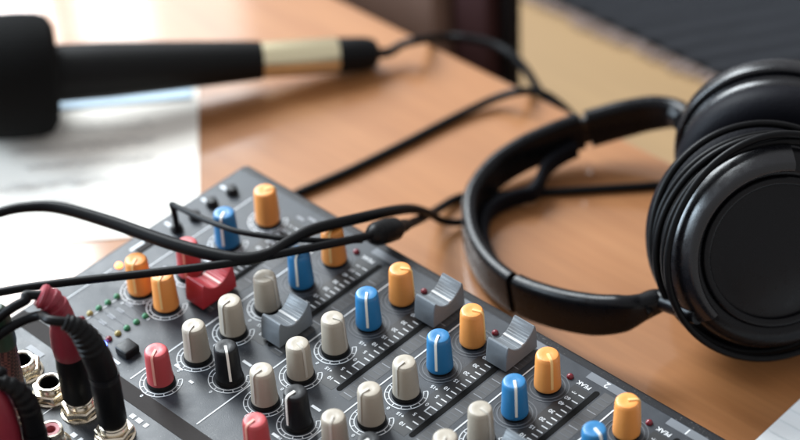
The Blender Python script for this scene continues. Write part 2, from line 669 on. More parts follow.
def text(b, s, x, y, size, z=ZP, rot=180):
    cu = bpy.data.curves.new('lettering', 'FONT')
    cu.body = s
    cu.size = size
    cu.align_x = 'CENTER'
    cu.align_y = 'CENTER'
    cu.offset = 0.02 * size
    o = bpy.data.objects.new('lettering', cu)
    COL.objects.link(o)
    dg = bpy.context.evaluated_depsgraph_get()
    me = bpy.data.meshes.new_from_object(o.evaluated_get(dg))
    M = Matrix.Translation((x, y, z)) @ Matrix.Rotation(R(rot), 4, 'Z')
    b.add([p.co.copy() for p in me.vertices], [tuple(p.vertices) for p in me.polygons], M)
    bpy.data.objects.remove(o)
    bpy.data.curves.remove(cu)
    bpy.data.meshes.remove(me)


def knob_ring(b, x, y, r=6.15):
    a0, a1 = R(90 + 38), R(360 + 90 - 38)
    arc(b, x, y, r, r + 0.35, a0, a1)
    arc(b, x, y, r + 1.5, r + 1.85, a0, a1)
    for k in range(11):
        a = a0 + (a1 - a0) * k / 10
        bar(b, x + (r + .2) * math.cos(a), y + (r + .2) * math.sin(a), x + (r + 1.7) * math.cos(a), y + (r + 1.7) * math.sin(a), 0.34)


TICKS = [(5.2, None), (3.8, '\u221e'), (0.1, '60'), (-3.3, '40'), (-6.0, None), (-8.7, '30'), (-11.3, None), (-13.9, '20'),
         (-16.5, None), (-19.2, '15'), (-21.8, None), (-24.4, '10'), (-27.0, None), (-29.7, '5'), (-32.2, None), (-35.0, '0'), (-38.1, None),
         (-41.4, '5'), (-44.6, None), (-47.9, '10')]
for c in allcols:
    tx = c + SL - 2.9
    for y, s in TICKS:
        if y == 5.2:
            continue
        if y not in (-35.0, -38.1):
            bar(pw, tx - 1.5, y, tx + 1.2, y, 0.5)
        if s:
            text(pw, s, c + 9.3, y, 2.3)
    for yy in (-35.0, -38.1):
        bar(pw, tx - 1.5, yy, tx + 1.5, yy, 0.5)
    bar(pw, tx - 1.78, -38.35, tx - 1.78, -34.75, 0.5)
    for k in range(24):
        yy = -50 + 2.5 * k
        bar(pd if k % 4 == 0 else rd, c + SL + 2.6, yy, c + SL + 6.6, yy, 0.34, D + 0.13)
for c in CH_X:
    bar(pw, c - 10.4, -96, c - 10.4, 6, 0.55)
bar(pw, -197, -62, -197, 6, 0.45)
bar(pw, -207, -96, -207, -60, 0.45)
bar(pw, -192, -88, -192, -70, 0.3)
# front labels, PEAK lettering
for i, c in enumerate(CH_X):
    rdx = c + 15.5
    MBl = LABELG
    pd_rect = [(rdx - 8.2, 12.6), (rdx + 8.2, 12.6), (rdx + 8.2, 16.2), (rdx - 8.2, 16.2)]
    MB().prism(pd_rect, D - 0.3, D + 0.1).build('channel_label', LABELG, MX, smooth=0)
    if i < 2:
        text(pw, str(i + 1), rdx + 0.4, 14.4, 3.9)
    text(pw, 'PEAK', c + 9.6, 9.0, 2.6)

KN = []   # kind, x, y, pointer angle (deg, world)
for i, c in enumerate(CH_X):
    KN.append(('orange', c, 0, [45, -30, 20, 30, -60][i]))
    KN.append(('blue', c, -18, [-20, -42, -62, -50, -60][i]))
    KN.append(('white', c, -36, [-90, -5, -88, 15, 10][i]))
    KN.append(('white', c, -54, [-80, -60, -95, -15, -85][i]))
    KN.append(('white', c, -72, [-90, -90, -60, -90, -70][i]))
    KN.append(('black', c + 17.2, -72, [-90, -90, -90, -92, -35][i]))
    rk = at(254.5, 419.5, 16.2)
    KN.append(('red', c + (rk.x + 108 if i != 4 else -0.5), rk.y if i != 4 else -89.8, [-90, -90, -90, -88, -62][i]))
KN += [('orange', MAINX, 0, 60), ('blue', MAINX - 2, -20, -60), ('red', -181, -42, -60), ('orange', -174.1, -60.6, -60),
       ('orange', -188.7, -61, -60)]
for kind, x, y, a in KN:
    if kind in ('white', 'black', 'red') or x < -170:
        knob_ring(pw, x, y)
        text(pw, '0', x, y - 9.4, 1.9)
        if kind == 'white':
            text(pw, '-15', x - 5.6, y + 9.0, 2.1)
            text(pw, '+15', x + 5.6, y + 9.0, 2.1)
        if kind in ('black', 'red'):
            bar(pw, x + 7.4, y + 7.2, x + 9.4, y + 7.2, 1.1)
            bar(pw, x - 3, y + 9.6, x + 1.4, y + 9.6, 1.2)
    else:
        arc(rd, x, y, 6.1, 6.6, 0, 2 * math.pi)
        arc(rd, x, y, 7.6, 8.0, 0, 2 * math.pi)
# main section small marks, labels beside the push buttons, level legends
for y in (3.2, -7.4, -17.5, -27.3):
    bar(pw, -212.5, y, -209.0, y, 1.5)
bar(pw, -210, -48, -210, -41, 1.4)
for x, y in ((-172.5, 9.5), (-168.5, 12), (-188, 8), (-171, -8), (-190, -14), (-172, -30), (-190.5, -33), (-190.5, -46)):
    bar(pd, x - 2, y, x + 2, y, 1.3)
for k in range(5):
    yy = -87 + 4.4 * k
    bar(pd, -188, yy, -184.2, yy, 1.4)
    bar(rd, -194, yy, -178, yy, 0.3)
for x, y, w in ((-166, -93.5, 5), (-158, -80, 3), (-150, -84, 5)):
    bar(pw, x - w / 2, y, x + w / 2, y, 1.2)
# jack field legends
bar(pw, -164.5, -131, -164.5, -109, 0.5)
for x in (-193, -174.5):
    bar(pd, x - 4.2, -109.6, x + 4.2, -109.6, 2.6)
    bar(pd, x - 0.5, -130.2, x + 10.5, -130.2, 2.6)
for x, y, w in ((-139, -108.3, 2.2), (-135.5, -108.3, 2.6), (-131.8, -108.3, 1.6)):
    bar(pw, x - w / 2, y, x + w / 2, y, 2.0)
for x, w in ((-147.8, 2.4), (-144.2, 1.4), (-141.5, 1.6)):
    bar(pw, x - w / 2, -128.4, x + w / 2, -128.4, 2.0)
pw.build('printed_lettering', PRINT, MX, smooth=0)
pd.build('legend_lettering', PRINTDIM, MX, smooth=0)
rd.build('ring_marking', RINGDIM, MX, smooth=0)


# ---- knobs: one of each kind, then copies
def make_knob(m, pm, skirt):
    b = MB()
    b.lathe([(0, 1.0), (4.75, 1.0), (4.95, 1.3), (4.95, 2.4), (4.72, 6), (4.38, 14.6), (4.2, 15.5), (3.8, 16.05), (3.2, 16.25), (1.6, 16.1), (0, 16.05)], 40)
    k = b.build('knob', m, MX)
    q = MB()
    # raised pointer: along the top from the middle to the rim, then down the side
    w = 0.46
    prof = [(0.3, 16.0, 16.5), (2.4, 16.1, 16.68), (3.7, 15.9, 16.5), (4.32, 14.9, 15.75)]
    vs, fs = [], []
    pts = [(0.2, 16.55), (3.4, 16.62), (4.05, 16.3), (4.62, 15.3), (4.95, 8), (5.12, 3)]
    inn = [(0.2, 15.7), (3.2, 15.7), (3.6, 15.4), (4.0, 14.8), (4.2, 8), (4.5, 3)]
    for (r, z), (r2, z2) in zip(pts, inn):
        vs += [(r, -w, z), (r, w, z), (r2, w, z2), (r2, -w, z2)]
    for i in range(len(pts) - 1):
        for j in range(4):
            j2 = (j + 1) % 4
            fs.append((4 * i + j, 4 * i + j2, 4 * i + 4 + j2, 4 * i + 4 + j))
    fs += [(3, 2, 1, 0), tuple(range(4 * len(pts) - 4, 4 * len(pts)))]
    q.add(vs, fs)
    p = q.build('pointer', pm)
    p.parent = k
    p.location = (0, 0, 0)
    s = MB().lathe([(0, 0), (5.3 if skirt else 4.6, 0), (5.3 if skirt else 4.6, 1.1), (5.0 if skirt else 4.4, 1.8), (0, 1.8)], 40).build('skirt', SKIRT)
    s.parent = k
    s.location = (0, 0, 0)
    return k


PROTO = {'orange': make_knob(ORANGE, POINTO, False), 'blue': make_knob(BLUE, POINTW, False), 'white': make_knob(WHITE, POINTI, True),
         'black': make_knob(BLACKK, POINTW, True), 'red': make_knob(REDK, POINTP, True)}
base = Vector(MX['at_mm'])
used = set()
for kind, x, y, a in KN:
    loc = (Vector((x, y, D)) - base) * MM
    if kind not in used:
        k = PROTO[kind]
        k.location = loc
        k.rotation_euler = (0, 0, R(a))
        used.add(kind)
    else:
        dup_tree(PROTO[kind], MX, loc, R(a))


# ---- fader caps
def make_cap(m, lm):
    prof = [(-8.6, 1.2), (-8.4, 5), (-7.9, 8.6), (-7.4, 10.6), (-7.1, 11.2), (-6.7, 11.5)]
    sad = lambda y: 7.2 + 0.097 * (y - 0.2) ** 2
    for k in range(46):     # smooth saddle with fine grip ridges
        y = -6.3 + 13.7 * k / 45
        ridge = 0.13 * (1 if k % 3 == 0 else 0) if abs(y - 1.2) > 1.3 else 0
        prof.append((y, sad(y) + ridge))
    prof += [(7.8, 12.3), (8.1, 12.0), (8.4, 11.2), (8.8, 6), (9.0, 1.2)]
    b = MB()
    n = len(prof)
    xs = [(-4.9, 0.35), (-4.55, 0.0), (4.55, 0.0), (4.9, 0.35)]
    vs = []
    for x, ins in xs:
        for y, z in prof:
            vs.append((x, y * (1 - ins * 0.05), z - (ins if z > 2 else 0)))
    fs = []
    for i in range(len(xs) - 1):
        for j in range(n):
            j2 = (j + 1) % n
            fs.append((i * n + j, i * n + j2, (i + 1) * n + j2, (i + 1) * n + j))
    fs += [tuple(range(n))[::-1], tuple(range(3 * n, 4 * n))]
    b.add(vs, fs)
    c = b.build('fader_cap', m, MX, smooth=25)
    l = MB().box(-4.6, 4.6, 0.7, 1.75, 6.9, 7.9).build('indicator_line', lm)
    l.parent = c
    l.location = (0, 0, 0)
    s = MB().box(-0.8, 0.8, -3, 3, -0.4, 1.6).build('stem', SLOTBLK)
    s.parent = c
    s.location = (0, 0, 0)
    return c


gcap = make_cap(GREYCAP, mat("cap_line", (0.5, 0.5, 0.5), 0.4))
rcap = make_cap(REDCAP, mat("cap_line_pink", (0.75, 0.42, 0.38), 0.4))
caps = [(-108, 4.0), (-72, 3.6), (-144, -41.0), (0, -40), (-36, -42)]
for i, (c, y) in enumerate(caps):
    loc = (Vector((c + SL, y, D)) - base) * MM
    if i == 0:
        gcap.location = loc
    else:
        dup_tree(gcap, MX, loc)
rcap.location = (Vector((MAINX + SL, -45.0, D)) - base) * MM


# ---- LEDs, push buttons
def led(name, x, y, m, r=1.25):
    MB().lathe([(r, -0.2), (r, 0.5), (r * 0.8, 1.0), (r * 0.4, 1.35), (0, 1.45)], 18).build(name, m, MX).location = (Vector((x, y, D)) - base) * MM


for c in CH_X:
    led('peak_light', c + 3.0, 9.1, LEDR, 1.3)
row1 = [at(*q, 0) for q in ((82, 319.5), (90, 314), (99, 308.7), (108, 303), (117, 297))]
row2 = [at(*q, 0) for q in ((109, 339.5), (118, 334), (127, 328.5), (136.5, 322.5), (145.5, 316.5))]
for rw in (row1, row2):
    for p, m in zip(rw, (LEDR, LEDY, LEDG, LEDG, LEDG)):
        led('level_light', p.x, p.y, m, 1.3)
p = at(102.7, 345, 0)
led('power_light', p.x, p.y, LEDB, 1.6)
p = at(119, 266, 0)
led('phantom_light', p.x, p.y, LEDO, 1.6)
for x, y in ((-205.9, 3.2), (-206.4, -7.4), (-205.6, -17.5), (-205.5, -27.3)):
    MB().lathe([(2.7, -0.2), (2.7, 0.6), (2.35, 0.8), (2.35, 2.4), (2.0, 3.0), (0, 3.2)], 28).build('push_button', BLACKK, MX).location = (Vector((x, y, D)) - base) * MM
MB().box(-3.4, 3.4, -3.4, 3.4, -0.2, 3.6, 0.9, 3).build('square_button', BLACKK, MX).location = (Vector((-166.0, -87.2, D)) - base) * MM
p = at(146, 246, 0)
MB().box(p.x - 1.6, p.x + 1.6, p.y - 4.5, p.y + 4.5, D - 0.3, D + 0.5, 0.2).build('switch_slot', BANDBRN, MX)


# ---- jack sockets
def make_jack():
    b = MB()
    hexp = [(7.1 * math.cos(R(60 * k + 12)), 7.1 * math.sin(R(60 * k + 12))) for k in range(6)]
    hexs = [(6.6 * math.cos(R(60 * k + 12)), 6.6 * math.sin(R(60 * k + 12))) for k in range(6)]
    vs = [(x, y, 0.8) for x, y in hexp] + [(x, y, 3.4) for x, y in hexp] + [(x, y, 4.0) for x, y in hexs]
    fs = [tuple(range(6))[::-1]] + [(r * 6 + k, r * 6 + (k + 1) % 6, r * 6 + 6 + (k + 1) % 6, r * 6 + 6 + k) for r in (0, 1) for k in range(6)] + []
    vs += [(4.6 * math.cos(R(60 * k + 12)), 4.6 * math.sin(R(60 * k + 12)), 4.05) for k in range(6)]
    fs += [(12 + k, 12 + (k + 1) % 6, 18 + (k + 1) % 6, 18 + k) for k in range(6)]
    b.add(vs, fs)
    b.lathe([(7.4, 0), (7.4, 0.6), (6.5, 0.9)], 36)
    prof = [(4.9, 3.6), (5.0, 4.4), (4.8, 4.7), (5.0, 5.0), (4.8, 5.3), (5.0, 5.6), (4.95, 6.1), (4.6, 6.4), (4.0, 6.4), (3.6, 6.0), (3.45, 5.2), (3.45, 2)]
    b.lathe(prof, 36)
    j = b.build('jack_socket', BRASS, MX, smooth=30)
    h = MB().lathe([(0, 0.6), (3.5, 0.6), (3.5, 5.6), (3.3, 5.6), (3.3, 0.9), (0, 0.9)], 28).build('socket_hole', HOLE)
    h.parent = j
    h.location = (0, 0, 0)
    return j


def make_rca():
    b = MB()
    b.lathe([(6.4, 0), (6.4, 1.0), (5.2, 1.6), (4.5, 1.7), (4.4, 7.6), (4.2, 8.2), (3.6, 8.3), (3.3, 8.0), (3.2, 4)], 32)
    j = b.build('phono_socket', BRASS, MX)
    h = MB().lathe([(3.25, 8.05), (1.9, 7.9), (1.7, 7.4), (1.7, 4.5), (0, 4.5)], 28).build('insulator', PINK)
    h.parent = j
    h.location = (0, 0, 0)
    return j


JROW = [-208.5, at(21, 359, 6.4).x, at(49, 381.5, 6.4).x, -155.4, -136.6, -108, -72, -36, 0, 36]
0 and print('jacks', JROW, at(21, 359, 6.4), at(49, 381.5, 6.4), at(78, 405, 4), at(117, 428, 4))
jk = make_jack()
for i, x in enumerate(JROW):
    loc = (Vector((x, {1: at(21, 359, 6.4).y, 2: at(49, 381.5, 6.4).y}.get(i, -118.6), D)) - base) * MM
    if i == 0:
        jk.location = loc
    else:
        dup_tree(jk, MX, loc, R(9 * i))
# second row
bp_ = at(17, 404, 4)
jk2 = dup_tree(jk, MX, (Vector((bp_.x, bp_.y, D)) - base) * MM, 0.3)
rc = make_rca()
p = at(50.5, 429, 8)
rc.location = (Vector((p.x, p.y, D)) - base) * MM


# ================================================================== plugs and their leads
def plug(name, label, x, y, parts, lead, rl=1.9, group=None):
    """parts: (part name, material, [(radius, height)...] vertical profile); lead: path of the cable leaving the boot"""
    t = thing(name, label, 'plug', (x, y, D + 6), group)
    for nm, m, prof in parts:
        MB().lathe(prof, 32, Matrix.Translation((x, y, D))).build(nm, m, t, smooth=40)
    return t


def boot(t, m, pts, rads, ribs=0, rl=None):
    P, W = spline(pts, rads, 16)
    if ribs:
        n = len(P)
        W = [w * (1 + 0.05 * (1 if (int(i / (n / (2 * ribs))) % 2 == 0) else -1)) if i > n * 0.35 else w for i, w in enumerate(W)]
    b = MB()
    fr = frames(P)
    vs, fs = [], []
    N = 24
    for p, w, (a, c) in zip(P, W, fr):
        vs += [p + a * (w * math.cos(2 * math.pi * k / N)) + c * (w * math.sin(2 * math.pi * k / N)) for k in range(N)]
    for i in range(len(P) - 1):
        for k in range(N):
            k2 = (k + 1) % N
            fs.append((i * N + k, i * N + k2, (i + 1) * N + k2, (i + 1) * N + k))
    fs += [tuple(range(N))[::-1], tuple(range((len(P) - 1) * N, len(P) * N))]
    b.add(vs, fs)
    return b.build('strain_relief', m, t, smooth=40)


# red-booted plug, second open jack from the right
x, y = -155.4, -118.6
t = plug('jack_plug', 'red jack plug with black sleeve standing between open socket and black plug', x, y,
         [('sleeve', RUBBER, [(0, 7), (5.0, 7), (5.6, 8), (5.7, 22), (5.2, 29), (0, 29)]),
          ('grip', BOOTRED, [(0, 27), (4.6, 27), (5.6, 28.5), (5.9, 33), (5.5, 39), (4.7, 43.5), (0, 44)])], None, group='plugs in the console sockets')
e = [Vector((x, y, D + 42)), Vector((x - .8, y - .6, D + 48)), Vector((x - 2.6, y - 2.0, D + 53)), Vector((x - 5.2, y - 4.2, D + 55.5))]
boot(t, BOOTRED, e, [4.7, 4.6, 4.5, 4.2], ribs=5)
MB().tube([e[-1] + Vector((2, 2, -.5)), e[-1] + Vector((-3, -3, .2)), at(26, 300, 55), at(12, 308, 53), at(-4, 320, 49), at(-40, 352, 40), at(-110, 420, 8), at(-190, 500, -38), at(-330, 600, -38.1)], 1.75).build('lead', CABLE, t)
# black plug
x, y = -136.6, -118.6
t = plug('jack_plug', 'thick black jack plug beside the red one, nearest the red knob', x, y,
         [('sleeve', RUBBER, [(0, 7), (4.8, 7), (5.2, 8), (5.3, 24), (5.1, 28), (4.7, 29), (0, 29)]),
          ('collar', BLACKK, [(0, 28.2), (5.4, 28.2), (5.4, 30.5), (0, 30.5)])], None, group='plugs in the console sockets')
e = [Vector((x, y, D + 30)), Vector((x - 1.0, y - .8, D + 38)), Vector((x - 2.8, y - 2.1, D + 46)), Vector((x - 5.2, y - 4.0, D + 51.5)), Vector((x - 8.2, y - 6.4, D + 54.0))]
boot(t, RUBBER, e, [5.0, 5.1, 4.5, 3.6, 2.7], ribs=12)
MB().tube([e[-1] + Vector((1.5, 1.5, -.5)), e[-1] + Vector((-4, -3, .4)), at(40, 315.5, 51), at(20, 322, 48), at(-2, 336, 44), at(-40, 366, 34), at(-110, 440, 4), at(-180, 520, -38), at(-320, 620, -38.1)], 1.75).build('lead', CABLE, t)
# brown braided plug with a green collar at the frame's edge
x, y = bp_.x, bp_.y
t = plug('jack_plug', 'brown braided plug with dark green collar at the left picture edge', x, y,
         [('sleeve', RUBBER, [(0, 7), (4.4, 7), (4.8, 8), (4.9, 14), (0, 14)]),
          ('braid', BRAID, [(0, 13.5), (4.1, 13.5), (4.3, 15), (4.5, 34), (0, 34)]),
          ('collar', GREENC, [(0, 33.5), (4.7, 33.5), (4.9, 35), (4.7, 44), (3.9, 49), (2.4, 51), (0, 51)])], None, group='plugs in the console sockets')
MB().tube([(x, y, D + 50), (x - 1, y - 1, D + 53), (x - 6, y - 6, D + 57), (x - 22, y - 22, D + 52), (x - 50, y - 50, D + 20), (x - 80, y - 75, 2), (x - 160, y - 130, 2)], 1.8).build('lead', CABLE, t)
# black ribbed plug, bottom left
q = at(24, 384, 40)
x, y = q.x, q.y
t = plug('phono_plug', 'black plug with ribbed strain relief in the lower left corner', x, y,
         [('sleeve', RUBBER, [(0, 0.2), (4.2, 0.2), (4.4, 2), (4.2, 18), (0, 18)])], None, group='plugs in the console sockets')
e = [Vector((x, y, D + 16)), Vector((x, y, D + 24)), Vector((x - .5, y - .5, D + 32)), Vector((x - 2.5, y - 2.2, D + 38)), Vector((x - 6, y - 5, D + 41))]
boot(t, RUBBER, e, [3.9, 4.0, 3.8, 3.2, 2.5], ribs=9)
MB().tube([e[-1] + Vector((1, 1, -.4)), e[-1] + Vector((-3, -3, .4)), at(2, 372, 40), at(-20, 376, 38), at(-70, 420, 22), at(-150, 540, -38), at(-300, 660, -38)], 1.9).build('lead', CABLE, t)
MB().lathe([(2.1, -1), (2.9, -1), (3.0, 1), (2.1, 1)], 20, orient(e[2] + Vector((-1.5, -1, 4.6)), (0.2, -0.2, 1))).build('cable_clip', POINTW, t)
# red plug, bottom left
q = at(-5, 394, 36)
x, y = q.x, q.y
t = plug('phono_plug', 'bright red plug partly cut off by the lower left corner', x, y,
         [('grip', BOOTRED, [(0, 0.2), (4.4, 0.2), (5.4, 2), (5.9, 10), (6.0, 22), (5.3, 30), (4.0, 35), (2.6, 38), (0, 38)])], None, group='plugs in the console sockets')
MB().tube([(x, y, D + 39), (x, y, D + 46), (x - 6, y - 6, D + 52), (x - 30, y - 30, D + 36), (x - 75, y - 60, 2), (x - 150, y - 110, 2)], 1.9).build('lead', CABLE, t)

# ================================================================== cables across the console
S = lambda l: [at(*q) for q in l]
a = MB().tube(S([(-330, 470, -37.6), (-240, 390, -37.6), (-150, 300, -20), (-70, 246, 12), (-30, 224, 20), (0, 212.5, 22), (28, 207, 23), (60, 208, 23), (110, 222, 22), (170, 243, 21.5), (215, 255, 21.5), (243, 259, 21.5),
                 (268, 254, 21.5), (290, 241, 21), (315, 229, 20), (360, 218, 15), (392, 211, 6), (412, 209, -6), (428, 213, -20), (443, 221, -33), (462, 222, -37.5), (478, 213, -37.6),
                 (492, 202, -37.7)]),
              [2.0, 2.0, 2.0, 2.0, 2.0, 2.0, 2.1, 2.4, 2.6, 2.6, 2.6, 2.5, 2.2, 2.2, 2.2, 2.2, 2.2, 2.0, 1.8, 1.7, 1.7, 1.7, 1.7], n=18, sub=14).build('audio_cable', CABLE)
tag(a, 'thick black cable arching over the console and in front of the blue knobs', 'cable', 'cables crossing the console')
b_ = thing('headphone_cable', 'thin black cable with splitter crossing the orange knobs to the headphones', 'cable', tuple(at(385, 231, 10)), 'cables crossing the console')
b0 = tuple(b_['at_mm'])
MB().tube(S([(-340, 520, -38.3), (-240, 440, -38.3), (-150, 350, -18), (-60, 306, 18), (0, 292, 20), (60, 283, 21), (150, 273, 21), (230, 263, 21), (300, 250, 20), (350, 240, 16), (374, 234.5, 12), (392, 229, 6), (404, 226, -2), (418, 220, -16), (436, 210.5, -34),
             (460, 197.5, -38), (490, 195.5, -38.2), (520, 194, -38.3), (600, 189, -38.3), (660, 185, -38.3), (700, 180, -38.3)]),
          [1.6] * 11 + [1.9] * 10, n=16, sub=14).build('cord', CABLE, b_)
MB().tube(S([(368, 237.5, 11), (374, 235, 11), (378, 233.5, 10), (386, 231, 8), (394, 229, 5), (399, 227.5, 3), (406, 225, -2)]), [2.6, 4.3, 4.9, 5.0, 4.7, 3.0, 2.4], n=18).build('splitter', RUBBER, b_)
w = MB().tube(S([(177, 229, 2.5), (175.5, 219, 8), (173, 207.5, 13), (172, 204.5, 14.5), (178, 207, 15), (200, 217.5, 17), (220, 225.5, 19), (240, 232, 20), (268, 236.5, 20.5), (290, 239, 20.5), (330, 241, 18), (362, 240.5, 14)]),
              [1.2, 1.2, 1.3, 1.3, 1.2, 1.25, 1.15, 1.1, 1.1, 1.1, 1.1, 1.1], n=12).build('thin_wire', CABLE)
tag(w, 'very thin black wire bent sharply over the small round buttons', 'cable', 'cables crossing the console')

# ================================================================== microphone and its cable
h0 = at(16, 76, -11.5)
h1 = at(378, 53, -32.2)
ax = (h1 - h0).normalized()
LEN = (h1 - h0).length
MC = thing('microphone', 'black microphone with foam windscreen lying across the white paper', 'microphone', (h0.x, h0.y, 0))
Mm = orient(h0, ax, (0, 0, 1))


def dpx(px):
    """distance along the axis of the point seen at column px"""
    return LEN * (px - 16) / (378 - 16)


tb, tg, tx_ = dpx(258), dpx(337), LEN
MB().lathe([(0, -40), (9, -39), (17, -36), (23, -30), (27, -21), (28.4, -10), (28.5, 2), (28, 10), (26.4, 14.8), (22.5, 17.4), (13, 18.2), (0, 18.2)], 48, Mm).build('windscreen', FOAM, MC)
MB().lathe([(0, 10), (13.2, 10), (13.2, 20), (12.9, 40), (11.6, tb * 0.6), (9.3, tb - 3), (8.9, tb), (0, tb)], 40, Mm).build('body', MICBODY, MC)
MB().lathe([(0, tb - 2), (8.3, tb - 1), (8.5, tb + 1), (8.5, tg - 2), (8.1, tg), (0, tg)], 40, Mm).build('connector_ring', GOLD, MC)
MB().lathe([(0, tg - 1), (8.3, tg - 0.5), (8.4, tg + 1.5), (7.9, tx_ - 6), (6.6, tx_ - 1.5), (4.2, tx_), (0, tx_)], 36, Mm).build('plug_body', RUBBER, MC)
e2 = h1
mcb = MB().tube([h1 - ax * 4, h1 + ax * 5, at(402, 44.5, -31), at(418, 40.5, -29)] + [aty(440, 37.5, 185), aty(465, 38, 193), aty(492, 44, 198), aty(512, 55, 198), aty(526, 70, 196), aty(536, 86, 193), aty(546, 100, 190), aty(560, 116, 187), aty(580, 150, 186), aty(600, 230, 186)],
                [2.6, 2.4] + [2.1] * 12, n=16, sub=12).build('microphone_cable', CABLE)
tag(mcb, 'black microphone cable rising past the chair and drooping over the table edge', 'cable', 'cables running to the table edge')
sc2 = MB().tube(S([(270, 206, -38), (288, 198, -38), (305, 190, -38), (350, 170.5, -38), (400, 146, -38), (450, 120, -37.8), (487, 102, -36.5), (505, 95, -34), (520, 91.5, -31)]) +
                [aty(532, 91.5, 174), aty(546, 95, 178), aty(558, 103, 179.5), aty(570, 114, 180), aty(590, 140, 180), aty(600, 220, 181)],
                2.0, n=16, sub=12).build('table_cable', CABLE)
tag(sc2, 'black cable lying diagonally on bare wood behind the console', 'cable', 'cables running to the table edge')

# ================================================================== headphones
HP = thing('headphones', 'large black over-ear headphones resting on the table behind the console', 'headphones', (-60, 110, 0))
BP = [(660, 300, -10), (642, 307, -12), (622, 313, -14), (590, 314, -18), (550, 306, -22), (515, 292, -26), (488, 268, -29), (473, 238, -30.2), (473, 205, -30.5), (492, 177, -30),
      (520, 157, -28), (553, 142, -26), (585, 130.5, -24), (625, 119, -20), (655, 113, -17), (678, 114, -14), (694, 124, -10)]
bp3 = S(BP)
HW = [4.5, 6.0, 8.5, 9.6, 9.6, 9.4, 9.2, 9.0, 9.0, 9.2, 9.4, 9.6, 9.6, 9.4, 8.4, 6.5, 4.5]
P, W = spline(bp3, HW, 12)
cen = Vector((-85, 118, 0))


def band_secs(P, W, i0, i1, t_in, t_out, hw=1.0, dz=0.0, rnd=2.2, shift=None):
    secs = []
    for i in range(i0, i1 + 1):
        a, b = P[max(i - 1, 0)], P[min(i + 1, len(P) - 1)]
        tg = (b - a).normalized()
        nrm = Vector((tg.y, -tg.x, 0)).normalized()
        if nrm.dot(P[i] - cen) < 0:
            nrm = -nrm
        upv = tg.cross(nrm)
        if upv.z < 0:
            upv = -upv
        h = W[i] * hw
        sh = shift(i) if shift else 0
        ring = []
        r = min(rnd, h * 0.6, (t_in + t_out) / 2.05)
        for (sx, sy) in ((1, 1), (-1, 1), (-1, -1), (1, -1)):
            cx = (t_out - r) if sx > 0 else -(t_in - r)
            cy = sy * (h - r)
            st = {(1, 1): 0, (-1, 1): 90, (-1, -1): 180, (1, -1): 270}[(sx, sy)]
            for k in range(5):
                an = R(st + 90 * k / 4)
                ring.append(P[i] + nrm * (cx + r * math.cos(an) - sh) + upv * (cy + r * math.sin(an) + dz))
        secs.append(ring)
    return secs


n12 = 12
# near arm, crown, far arm as three shells with the hinge gaps between them
i_near, i_far = int(4.92 * n12), int(12.02 * n12)
for nm, a_, b2 in (('near_arm', 0, i_near - 1), ('far_arm', i_far + 1, len(P) - 1)):
    MB().sweep(None, band_secs(P, W, a_, b2, 3.4, 3.6, rnd=3.3)).build('arm', HPBLACK, HP, smooth=50)
MB().sweep(None, band_secs(P, W, i_near + 1, i_far - 1, 2.6, 3.8, rnd=3.1)).build('headband', HPBLACK, HP, smooth=50)
MB().sweep(None, band_secs(P, W, i_near - 3, i_near + 3, 2.0, 2.4, hw=0.72, rnd=1.6)).build('hinge', HPGLOSS, HP, smooth=50)
MB().sweep(None, band_secs(P, W, i_far - 3, i_far + 3, 2.0, 2.4, hw=0.72, rnd=1.6)).build('hinge', HPGLOSS, HP, smooth=50)
# soft pad inside the crown that sags away from it on the far side
i0, i1 = i_near + 8, i_far - 5


def sag(i):
    s = (i - i0) / (i1 - i0)
    return 4.6 + 13.0 * math.exp(-((s - 0.65) / 0.16) ** 2)


MB().sweep(None, band_secs(P, W, i0, i1, 2.6, 2.6, hw=0.46, dz=-4.4, rnd=2.4, shift=sag)).build('head_pad', LEATHER, HP, smooth=60)

# cups
nh = Vector((0.55, -0.835, 0)).normalized()
el = R(28)
ahor = Vector((-nh.y, nh.x, 0))
n1 = Vector((0.74, -0.545, 0.39)).normalized()
ah1 = Vector((-n1.y, n1.x, 0)).normalized()
v1 = n1.cross(ah1)
if v1.z < 0:
    v1 = -v1
c1 = at(777, 251, 14)
M1 = orient(c1, n1, ah1) @ Matrix.Scale(0.885, 4)
near = MB().lathe([(0, 3.4), (8, 3.2), (16, 2.6), (24, 1.5), (28, 0.9), (33, 0.8), (33.8, 1.8), (36.5, 2.4), (40.5, 1.2), (43.8, -2.2), (45.6, -7), (46, -12),
                   (45.4, -15), (44.2, -16.5), (44.2, -18.5), (45, -20), (44, -23), (0, -23)], 96, M1).build('ear_cup', HPBLACK, HP, smooth=40)


def pad_profile(d0, d1, ro, ri):
    pts = []
    m, hh = (d0 + d1) / 2, (d1 - d0) / 2
    pts.append((ri, d0))
    for k in range(9):
        a = R(90 - 180 * k / 8)
        pts.append((ro - hh * 0.9 + hh * 0.9 * math.cos(a), m - hh * math.sin(a) * -1 * -1))
    pts.append((ri + 3, d1))
    for k in range(5):
        a = R(90 + 90 * k / 4)
        pts.append((ri + 3 + 3 * math.cos(a), d1 + (m - d1) * k / 5))
    return pts


def cushion(M, ro, ri, d0, d1, name='ear_pad'):
    # closed rounded-rectangle ring section
    b = MB()
    hh = (d1 - d0) / 2
    m = (d0 + d1) / 2
    ring = []
    rr = hh * 0.92
    for k in range(7):
        a = R(-90 + 180 * k / 6)
        ring.append((ro - rr + rr * math.cos(a), m + hh * math.sin(a)))
    rr2 = hh * 0.8
    for k in range(7):
        a = R(90 + 180 * k / 6)
        ring.append((ri + rr2 + rr2 * math.cos(a), m + hh * math.sin(a)))
    ring.append(ring[0])
    b.lathe(ring, 72, M)
    return b.build(name, LEATHER, HP, smooth=60)


cushion(M1, 48.5, 24, -43, -22)
